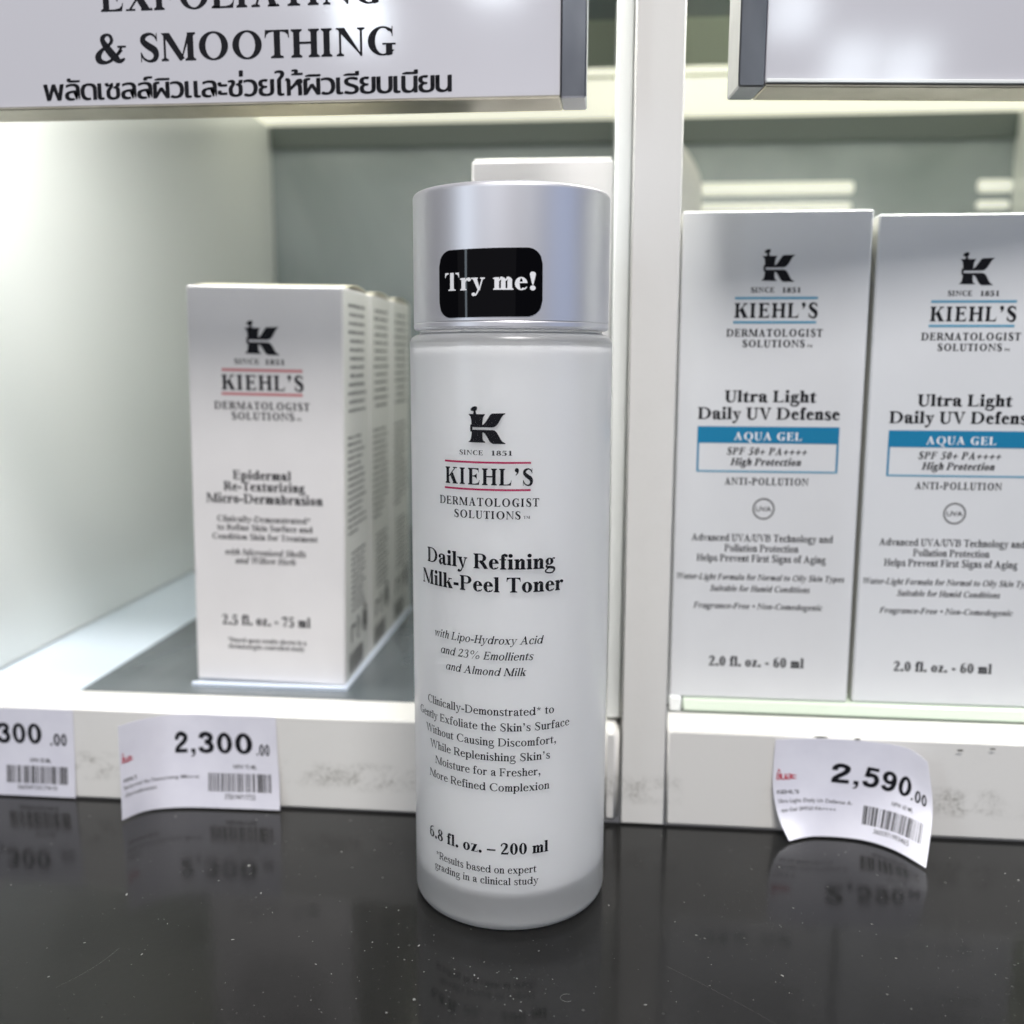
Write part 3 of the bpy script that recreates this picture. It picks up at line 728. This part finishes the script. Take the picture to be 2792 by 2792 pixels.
for q in wrap(-37.6*D, 22.5*D, .14885, .16385, .0035, .0003, 60): fine.append(q)
stick = slab_on('sticker', fine, on_cyl(rc), sticker_mat, bottle, .00002, .00012)
print_on('sticker_lettering', line_pieces('Try me!', True, False, -33*D, 18.7*D, .15492, .00395), on_cyl(rc), ink_white, stick, .00016)

# ================================================================= cartons
def carton_body(x0, x1, y0, y1, z0, z1, parent, m, side_m):
    b = MB(); b.box(x0, y0, z0, x1, y1, z1, .0005); o = b.build('carton_body', m, parent, 30)
    o.data.materials.append(side_m)
    for p in o.data.polygons:
        if abs(p.normal.x) > .9: p.material_index = 1
    return o
def greek(x0, x1, z, h, rnd, lead=.0, fill=1.0):
    """one line of print too small to read: word-length dashes"""
    out, x = [], x0
    end = x0+(x1-x0)*fill
    while x < end-.0008:
        w = min(rnd.uniform(.0016, .0048), end-x)
        out += [[(x, z), (x+w, z), (x+w, z+h*rnd.uniform(.75, 1)), (x, z+h*rnd.uniform(.75, 1))]]
        x += w+rnd.uniform(.0006, .0011)
    return out
def small_print(y0, y1, rnd):
    out = []
    m = (y0+y1)/2; hw = (y1-y0)/2-.005
    for i in range(13):
        w = hw*rnd.uniform(.72, 1); out += greek(m-w, m+w, .1560-.00285*i, .0012, rnd)
    for i in range(15): out += greek(y0+.005, y1-.005, .1130-.0023*i, .0010, rnd, fill=rnd.uniform(.7, 1) if i < 14 else .5)
    for i in range(11): out += greek(y0+.009, y1-.006, .0735-.0020*i, .0009, rnd, fill=rnd.uniform(.75, 1))
    return out
def symbols(y0, y1):
    out = []
    def o(cx, cy, rx, ry, w): return ring(cx, cy, rx, ry, w, w, 0, 360, 20)
    out += o(y0+.027, .0475, .0032, .0052, .0011)+box(y0+.0255, .0445, y0+.0285, .0500)
    out += o(y0+.0175, .0465, .0030, .0040, .0006)+stroke([(y0+.0155, .045, .0006), (y0+.018, .049, .0006), (y0+.020, .0445, .0006)], 3)
    out += box(y0+.008, .043, y0+.0095, .0485)+box(y0+.0085, .0478, y0+.0135, .0490)
    return out
def grotesk(text, x0, x1, base, cap):
    """heavy grotesque figures"""
    T = 146; out, x = [], 0.
    for c in text:
        w = lambda P: [(a, b, T) for a, b in P]
        if c == '0': p, a = ring(270, 350, 232, 362, T, T*.86, 0, 360, 30), 545
        elif c == '2': p, a = stroke(w([(100, 455), (112, 560), (190, 635), (290, 640), (395, 580), (405, 470), (330, 360), (210, 255), (125, 160), (100, 60)]), 6)+box(36, 0, 476, T*.92), 535
        elif c == '3': p, a = stroke(w([(100, 505), (140, 605), (255, 645), (370, 605), (392, 510), (340, 415), (225, 383)]), 6)+stroke(w([(225, 383), (350, 350), (420, 225), (370, 95), (255, 52), (130, 90), (92, 200)]), 6), 535
        elif c == '5': p, a = box(115, 588, 450, 705)+[[(115, 705), (225, 705), (190, 345), (62, 345)]]+stroke(w([(125, 385), (240, 430), (375, 385), (425, 240), (370, 95), (250, 52), (130, 88), (92, 185)]), 6), 535
        elif c == '9': p, a = ring(262, 478, 222, 234, T, T*.88, 0, 360, 26)+stroke(w([(420, 490), (420, 330), (375, 140), (255, 55), (150, 85), (100, 165)]), 6), 535
        elif c == ',': p, a = box(60, 0, 195, 135)+[[(195, 0), (195, -40), (150, -130), (70, -165), (65, -125), (120, -80), (130, 0)]], 260
        else: p, a = box(60, 0, 195, 135), 260
        out += [[(u+x, v) for u, v in q] for q in p]; x += a
    b = bounds(out)
    return [[(x0+(u-b[0])*(x1-x0)/(b[1]-b[0]), base+v*cap/712.) for u, v in q] for q in out]
def bars(x0, x1, z0, z1, seed, dig=True):
    rnd = random.Random(seed); out = []; x = x0; u = (x1-x0)/95.
    while x < x1-u:
        w = u*rnd.choice((1, 1, 1, 2, 2, 3)); out.append([(x, z0), (min(x+w, x1), z0), (min(x+w, x1), z1), (x, z1)])
        x += w+u*rnd.choice((1, 1, 1, 2, 2, 3))
    return out
def scrub_carton(y0, y1, label, first):
    e = empty('scrub_carton', (-.0876, y0, ZL)); tag(e, label, 'carton', 'scrub cartons standing one behind the other in the left bay')
    x0, x1 = -.1137, -.0622
    carton_body(x0, x1, y0, y1, ZL+.0002, .1618, e, card, card_side)
    P = emblem(-.0925, -.0813, .1401, .1490)
    T = [("SINCE", 1, 0, -96.3, -88.0, 137.05, 1.7), ("1851", 1, 0, -86, -79.7, 137.0, 1.7), ("KIEHL\u2019S", 1, 0, -100.8, -73.6, 128.72, 4.85), ("DERMATOLOGIST", 1, 0, -103.6, -71.8, 122.43, 2.5), ("SOLUTIONS", 1, 0, -97.9, -77.0, 119.1, 2.5), ("TM", 1, 0, -76.3, -74.7, 119.15, .9),
         ("Epidermal", 1, 0, -98.3, -78.7, 99.5, 3.0), ("Re-Texturizing", 1, 0, -101.6, -74.1, 95.7, 3.0), ("Micro-Dermabrasion", 1, 0, -107.7, -68.3, 91.55, 3.15),
         ("Clinically-Demonstrated*", 0, 0, -104.3, -72.6, 85.3, 2.0), ("to Refine Skin Surface and", 0, 0, -104.4, -72, 82.4, 2.0), ("Condition Skin for Treatment", 0, 0, -106.2, -70.3, 79.3, 2.0),
         ("with Micronized Shells", 0, 1, -102.1, -74.4, 74.0, 2.15), ("and Willow Herb", 0, 1, -98.7, -78.0, 71.2, 2.15), ("2.5 fl. oz. - 75 ml", 1, 0, -104, -73.6, 50.1, 3.35),
         ("*Based upon results shown in a", 0, 0, -102.4, -75.2, 44.0, 1.6), ("dermatologist controlled study", 0, 0, -102.3, -75.9, 41.8, 1.6)]
    if first:
        print_on('printed_lettering', [[(x-(z-ZL)*.0172, z) for x, z in q] for q in P+lines_of(T, .001, heavy=(165, 128, 62))], on_front(y0), ink, e)
        print_on('rose_rules', hbar(-.1007-.0018, -.0738-.0018, .1347, .1356, 4)+hbar(-.1010-.0017, -.0740-.0017, .1270, .1279, 4), on_front(y0), ink_pink, e)
    rnd = random.Random(int(y0*1e4))
    print_on('small_print', small_print(y0, y1, rnd), on_right(x1), ink_grey, e)
    print_on('symbols', symbols(y0, y1), on_right(x1), ink_soft, e)
    print_on('barcode', bars(y0+.006, y0+.024, .0325, .0395, 5), on_right(x1), ink_grey, e)
    f = MB()                                                   # raised tuck flap over the top, its end open to the right
    n = 10
    vs = []
    for i in range(n+1):
        a = i/n; y = y0+.0045+(y1-y0-.006)*a; z = .1617+.0013*math.sin(math.pi*a)
        vs += [(x0+.001, y, z), (x1-.0004, y, z), (x0+.001, y, z+.0005), (x1-.0004, y, z+.0005)]
    F = []
    for i in range(n):
        k = 4*i; F += [(k, k+1, k+5, k+4), (k+2, k+6, k+7, k+3), (k, k+4, k+6, k+2), (k+1, k+3, k+7, k+5)]
    F += [(0, 2, 3, 1), (4*n, 4*n+1, 4*n+3, 4*n+2)]
    f.add(vs, F); f.build('tuck_flap', kraft, e)
    e.rotation_euler.y = .0172; e.location.z += .0006
    return e
scrub_carton(.0657, .1008, 'white scrub carton with rose lines round its brand name, at the front of its row', True)
scrub_carton(.1016, .1367, 'scrub carton squeezed between the front and the last carton of its row', False)
scrub_carton(.1375, .1726, 'rearmost scrub carton of its row, half hidden by the bottle', False)

def sunscreen_carton(label):
    e = empty('sunscreen_carton', (.0722, .055, .0347)); tag(e, label, 'carton', 'sunscreen cartons on the glass plate')
    y0 = .055
    carton_body(.0450, .0994, y0, .0905, .0347, .1825, e, card_cool, card_side)
    P = emblem(.0684, .0777, .1622, .1699)
    T = [("SINCE", 1, 0, 65.45, 72.2, 159.15, 1.5), ("1851", 1, 0, 74.5, 79.7, 159.1, 1.5), ("KIEHL\u2019S", 1, 0, 60.9, 84.9, 151.85, 4.25), ("DERMATOLOGIST", 1, 0, 58.8, 86.6, 146.37, 2.2), ("SOLUTIONS", 1, 0, 63.6, 81.6, 143.3, 2.1), ("TM", 1, 0, 82.3, 83.8, 143.3, .75),
         ("Ultra Light", 1, 0, 58.95, 85.8, 127.1, 3.45), ("Daily UV Defense", 1, 0, 51.2, 92.8, 121.95, 3.55),
         ("SPF 50+ PA++++", 1, 1, 60.1, 83.8, 111.3, 2.2), ("High Protection", 1, 1, 61.3, 82.2, 108.1, 2.2), ("ANTI-POLLUTION", 1, 0, 59.8, 84.6, 102.15, 2.2),
         ("Advanced UVA/UVB Technology and", 0, 0, 50.4, 92.7, 84.8, 2.2), ("Pollution Protection", 0, 0, 60.5, 82.6, 81.6, 2.2), ("Helps Prevent First Signs of Aging", 0, 0, 52.2, 90.9, 78.45, 2.2),
         ("Water-Light Formula for Normal to Oily Skin Types", 0, 1, 46.3, 96.7, 72.7, 1.85), ("Suitable for Humid Conditions", 0, 1, 56.5, 86.6, 69.1, 1.85), ("Fragrance-Free \u2022 Non-Comedogenic", 0, 1, 51.6, 90.6, 63.6, 1.85), ("2.0 fl. oz. - 60 ml", 1, 0, 56.9, 85.9, 45.2, 3.1)]
    P += lines_of(T, .001, heavy=(165, 128, 62))
    P += sans('UVA', .0694, .0740, .0941, .0015, .01)
    print_on('printed_lettering', P, on_front(y0), ink, e)
    print_on('light_blue_rules', hbar(.0609, .0848, .1572, .1579, 3)+hbar(.0606, .0846, .1502, .1509, 3), on_front(y0), ink_lightblue, e)
    F = hbar(.0512, .0929, .1148, .1198, 6)+box(.0512, .1064, .0518, .1148)+box(.0923, .1064, .0929, .1148)
    print_on('blue_band', F, on_front(y0), ink_blue, e)
    print_on('blue_band_foot', box(.0512, .1060, .0929, .1065), on_front(y0), ink_lightblue, e, .00009)
    print_on('white_lettering', line_pieces('AQUA GEL', True, False, .0621, .0821, .1157, .0024, 40), on_front(y0), ink_white, e, .00012)
    print_on('round_symbol', ring(.0717, .0949, .0033, .0033, .0005, .0005, 0, 360, 36), on_front(y0), ink_grey, e)
    return e
s1 = sunscreen_carton('white sunscreen carton with a blue band, standing right beside the divider post')
s2 = copy_tree(s1)
s2.location.x += .0561; s2.location.y += .0006; s2.scale.z = .991
s2['label'] = 'white sunscreen carton with a blue band, cut off by the right edge of the picture'
tr = empty('reflection_tray', (-.0876, .0657, ZL)); tag(tr, 'thin pale blue tray added for the bright reflection under the row of scrub cartons', 'tray')  # tray added to stand for a blue-white reflection at the cartons' foot
b = MB(); b.box(-.1142, .0618, ZL+.00003, -.0607, .1730, ZL+.00016); b.build('reflection_tray_floor', reflection_tray_mat, tr)
b = MB(); b.box(-.1142, .0618, ZL+.00017, -.0607, .0630, ZL+.0013, .0003); b.build('reflection_rim', reflection_tray_mat, tr)
b = MB(); b.box(-.0615, .0634, ZL+.00017, -.0607, .1730, ZL+.0011, .0003); b.build('reflection_rim', reflection_tray_mat, tr)
lk = empty('plain_carton', (.003, .066, ZL)); tag(lk, 'tall plain white carton right behind the bottle cap, against the divider post', 'carton')
b = MB(); b.box(-.0187, .0657, ZL+.0002, .0246, .103, .1994, .0005); b.build('carton_body', card, lk, 30)
b = MB(); b.box(-.0180, .0664, .1995, .0240, .102, .2003, .0003); b.build('lid_flap', card_side, lk, 30)
# white bottle far back in the right bay
wb = empty('white_bottle', (.0515, .30, ZL)); tag(wb, 'blurred white bottle with round shoulder far back in the right bay beside the post', 'bottle')
b = MB(); b.lathe([(.0001, ZL), (.019, ZL), (.020, ZL+.001), (.020, .225)]+[(.020-.012*math.sin(math.pi/2*i/8)**2, .225+.026*math.sin(math.pi/2*i/8)) for i in range(9)]+[(.0001, .2512)], 48, .0515, .30); b.build('bottle_body', card, wb, 40)
b = MB(); b.lathe([(.0001, .2514), (.0075, .2514), (.0075, .262), (.0001, .2625)], 40, .0515, .30); b.build('cap', card, wb, 40)

# ================================================================= signs hung on the upper lip
def sign(name, W, z0, z1, label, fr_side, fr_low, dpt=.006):
    """panel between x=-W..0 of its own frame, front at y=0"""
    e = empty(name); tag(e, label, 'sign', 'framed signs hung from the upper shelf')
    b = MB(); b.box(-W+fr_side+.0001, .0008, z0+fr_low+.0001, -fr_side-.0001, dpt, z1, .0002); pn = b.build('sign_panel', sign_white, e)
    for x0, x1 in ((-W, -W+fr_side), (-fr_side, 0)):
        b = MB(); b.box(x0, 0, z0, x1, .0135, z1, .0004); b.build('frame_bar', steel, e, 30)
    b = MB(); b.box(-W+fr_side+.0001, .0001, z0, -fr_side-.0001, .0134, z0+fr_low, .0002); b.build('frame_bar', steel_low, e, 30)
    return e, pn
e, pn = sign('shelf_sign', .190, 0, .085, 'steel framed white sign with black English and Thai lettering above the left bay', .0066, .0007)
T = line_pieces('& SMOOTHING', True, False, -.1315, -.0496, .0118, .0070)+line_pieces('EXFOLIATING', True, False, -.1291, -.0531, .0246, .0070)
T += thai('\u0e1e\u0e25\u0e31\u0e14\u0e40\u0e0b\u0e25\u0e25\u0e4c\u0e1c\u0e34\u0e27\u0e41\u0e25\u0e30\u0e0a\u0e48\u0e27\u0e22\u0e43\u0e2b\u0e49\u0e1c\u0e34\u0e27\u0e40\u0e23\u0e35\u0e22\u0e1a\u0e40\u0e19\u0e35\u0e22\u0e19', -.1467, -.0349, .0023, .0042)
print_on('sign_lettering', T, on_front(.0008), ink, pn, .00006)
e.location = (.0172, .020, .2061)
e2, pn2 = sign('shelf_sign', .150, 0, .085, 'blank white steel framed sign above the right bay', .0068, .0008, .007)
b = MB(); b.box(-.150+.0070, -.0003, .0010, -.0070, .0006, .0020, .0002); b.build('edge_strip', acrylic, e2)
a = 6.0*D
e2.rotation_euler = (0, 0, a)
e2.location = (.0556+.150*math.cos(a), .0200+.150*math.sin(a), .2079)

# ================================================================= price tags
def cm2(P, t):
    n = len(P)-1; x = min(max(t, 0), 1)*n; i = min(int(x), n-1); s = x-i
    p0, p1, p2, p3 = (Vector(P[max(i-1, 0)]), Vector(P[i]), Vector(P[i+1]), Vector(P[min(i+2, n)]))
    return .5*(2*p1+(p2-p0)*s+(2*p0-5*p1+4*p2-p3)*s*s+(3*p1-p0-3*p2+p3)*s**3)
def surf(G):
    def f(u, v): return cm2([cm2(row, u) for row in G], v)     # rows from the top down
    def g(u, v, k):
        e = .01
        a = f(min(u+e, 1), v)-f(max(u-e, 0), v); c = f(u, max(v-e, 0))-f(u, min(v+e, 1))
        n = a.cross(c).normalized()
        return f(u, v)+n*k
    return g
def price_tag(G, label, price, cents, pu, lines, num, code, nu=28, nv=20):
    g = surf(G)
    e = empty('price_tag', tuple(g(.5, .5, 0))); tag(e, label, 'price tag', 'paper price tags stuck along the shelf lip')
    vs = [g(i/nu, j/nv, k) for k in (0, -.00012) for j in range(nv+1) for i in range(nu+1)]
    M = (nu+1)*(nv+1); F = []
    for j in range(nv):
        for i in range(nu):
            a = j*(nu+1)+i; q = (a, a+nu+1, a+nu+2, a+1); F += [q, tuple(M+x for x in q[::-1])]
    for j in range(nv):
        for i in (0, nu):
            a = j*(nu+1)+i; F.append((a, a+nu+1, a+nu+1+M, a+M))
    for i in range(nu):
        for j in (0, nv):
            a = j*(nu+1)+i; F.append((a, a+1, a+1+M, a+M))
    MB().add(vs, F).build('paper_sheet', paper, e, 60)
    fn = lambda x, y, k: tuple(g(x, 1-y, k))
    S = []
    S += grotesk(price, pu[0], pu[1], 1-pu[4], pu[4]-pu[5])
    S += grotesk(cents, pu[2], pu[3], 1-pu[4]-.012, .118)
    print_on('price_figures', S, fn, ink, e, .00008)
    sm = []
    for text, x0, x1, v, h, bold in lines: sm += sans(text, x0, x1, 1-v, h, .014 if bold else .004)
    sm += sans(num[0], num[1], num[2], 1-num[3], .045, .004)+sans(code[0], code[1]+.08, code[2]-.08, 1-code[4]-.075, .052, .004)
    print_on('small_print', sm, fn, ink_soft, e, .00008)
    print_on('barcode', bars(code[1], code[2], 1-code[4], 1-code[3], hash(len(code[0]))+int(code[1]*100)), fn, ink_soft, e, .00008)
    print_on('red_print', thai('\u0e0a\u0e34\u0e49\u0e19\u0e25\u0e30', .03, .145, .60, .055, .02), fn, tag_red, e, .00008)
    return e
yl = YS-.0003
z = .0300
mid = [[(-.1210, .0240, z), (-.1160, .0308, z), (-.1070, yl-.0006, z), (-.0920, yl, z), (-.0764, yl, z)],
       [(-.1210, .0238, .020), (-.1160, .0304, .020), (-.1070, .0352, .020), (-.0917, .0360, .020), (-.0762, yl-.0003, .020)],
       [(-.1208, .0232, .010), (-.1160, .0299, .010), (-.1068, .0341, .010), (-.0914, .0351, .010), (-.0757, .0356, .010)],
       [(-.1206, .0224, .0007), (-.1162, .0294, .0007), (-.1065, .0327, .0007), (-.0912, .0336, .0007), (-.0752, .0339, .0007)]]
price_tag(mid, 'price tag reading 2,300.00 whose left side curls away from the lip', '2,300', '.00', (.467, .86, .878, .943, .405, .200),
          [("KIEHL'S", .045, .17, .60, .038, 1), ('Epidermal Re-Texturizing Micro', .045, .60, .675, .038, 0), ('-Dermabrasion', .05, .33, .755, .038, 0)], ('NPW 75 ML', .77, .875, .565), ('3700194717725', .645, .945, .615, .80))
lt = [[(-.1870+.0002, yl, .0293), (-.1720, yl, .0293), (-.1570, yl, .0297), (-.1423, yl, .0297)], [(-.1875, yl, .015), (-.1720, yl, .0150), (-.1570, yl, .0150), (-.1426, yl, .0150)], [(-.188, yl-.0005, .0006), (-.1725, yl-.0005, .0006), (-.1575, yl-.0005, .0006), (-.1430, yl-.0005, .0006)]]
price_tag(lt, 'flat price tag cut off by the left edge of the picture', '2,300', '.00', (.25, .745, .80, .92, .40, .20),
          [("KIEHL'S", .045, .17, .60, .038, 1)], ('NPW 50 ML', .655, .80, .60), ('3605971017410', .475, .918, .635, .815))
rt = [[(.0751, yl, .0289), (.0880, yl, .0298), (.1020, yl, .0294), (.1122, .0345, .0286), (.1172, .0318, .0258)],
      [(.0748, .0362, .0213), (.0878, yl, .0220), (.1020, yl-.0002, .0213), (.1126, .0340, .0196), (.1184, .0300, .0170)],
      [(.0749, .0357, .0135), (.0876, .0360, .0140), (.1010, .0358, .0132), (.1112, .0326, .0122), (.1182, .0277, .0108)],
      [(.0765, .0338, .0060), (.0873, .0350, .0068), (.1003, .0345, .0062), (.1096, .0300, .0060), (.1162, .0226, .0056)],
      [(.0791, .0297, .0007), (.0871, .0334, .0007), (.0995, .0328, .0007), (.1079, .0275, .0007), (.1140, .0176, .0007)]]
price_tag(rt, 'price tag reading 2,590.00 with its lower edge bent out over the counter', '2,590', '.00', (.32, .79, .80, .925, .415, .235),
          [("KIEHL'S", .035, .16, .535, .036, 1), ('Ultra Light Daily Uv Defense A-', .035, .445, .62, .038, 0), ('qua Gel SPF50 PA++++', .045, .36, .705, .038, 0)], ('NPW 60 ML', .68, .83, .545), ('3605971993465', .51, .92, .60, .80))

# ================================================================= dust lying on the counter
rnd = random.Random(3)
b = MB()
def grain(x, y, r, l=1.0, a=0.0):
    n = 6; vs = []
    for zz, k in ((.00002, 1), (r*.5, .8)):
        for i in range(n):
            t = 2*math.pi*i/n; px = r*l*k*math.cos(t)*rnd.uniform(.7, 1.2); py = r*k*math.sin(t)*rnd.uniform(.7, 1.2)
            vs.append((x+px*math.cos(a)-py*math.sin(a), y+px*math.sin(a)+py*math.cos(a), zz))
    vs.append((x, y, r*.75))
    b.add(vs, [(i, (i+1) % n, n+(i+1) % n, n+i) for i in range(n)]+[(n+i, n+(i+1) % n, 2*n) for i in range(n)])
for i in range(900):
    x = rnd.uniform(-.16, .15); y = rnd.uniform(-.10, .034)
    if x*x+y*y < .027**2: continue
    r = rnd.choice((.00004, .00005, .00006, .00009)) if rnd.random() < .94 else rnd.uniform(.00013, .00024)
    grain(x, y, r, rnd.uniform(1, 2.6), rnd.uniform(0, 3.14))
for x, y, r in ((-.016, -.052, .0004), (-.003, -.043, .00022), (-.0235, -.033, .00022), (-.073, .001, .0005)): grain(x, y, r)
for x0, y0, sc_ in ((.0175, -.048, .0015),):   # curled fibres
    pts = [(x0+sc_*math.cos(t/9*4.2+1.2), y0+.9*sc_*math.sin(t/9*4.2+1.2)) for t in range(10)]
    for (xa, ya), (xb, yb) in zip(pts, pts[1:]):
        dx, dy = xb-xa, yb-ya; l = math.hypot(dx, dy); nx, ny = -dy/l*.00003, dx/l*.00003
        b.add([(xa+nx, ya+ny, .00004), (xa-nx, ya-ny, .00004), (xb-nx, yb-ny, .00004), (xb+nx, yb+ny, .00004), (xa, ya, .0001), (xb, yb, .0001)], [(0, 4, 5, 3), (1, 2, 5, 4)])
for xa, ya, xb, yb in ((.040, -.034, .070, -.060), (-.090, -.040, -.097, -.056)):   # hairline scratches
    n = 7
    for i in range(n):
        p = [(xa+(xb-xa)*t/n+.0012*math.sin(3.1*t/n), ya+(yb-ya)*t/n) for t in (i, i+.92)]
        b.add([(p[0][0], p[0][1], .00003), (p[0][0]+.00003, p[0][1], .00003), (p[1][0]+.00003, p[1][1], .00003), (p[1][0], p[1][1], .00003)], [(0, 1, 2, 3)])
for i in range(46):                                            # a brighter sprinkle of crumbs in front of the bottle
    grain(rnd.gauss(-.008, .016), rnd.gauss(-.042, .009), rnd.uniform(.00008, .00017), rnd.uniform(1, 1.6), rnd.uniform(0, 3))
tag(b.build('dust', dust_mat, None), 'pale dust specks and fibres on the black counter', 'dust', kind='stuff')
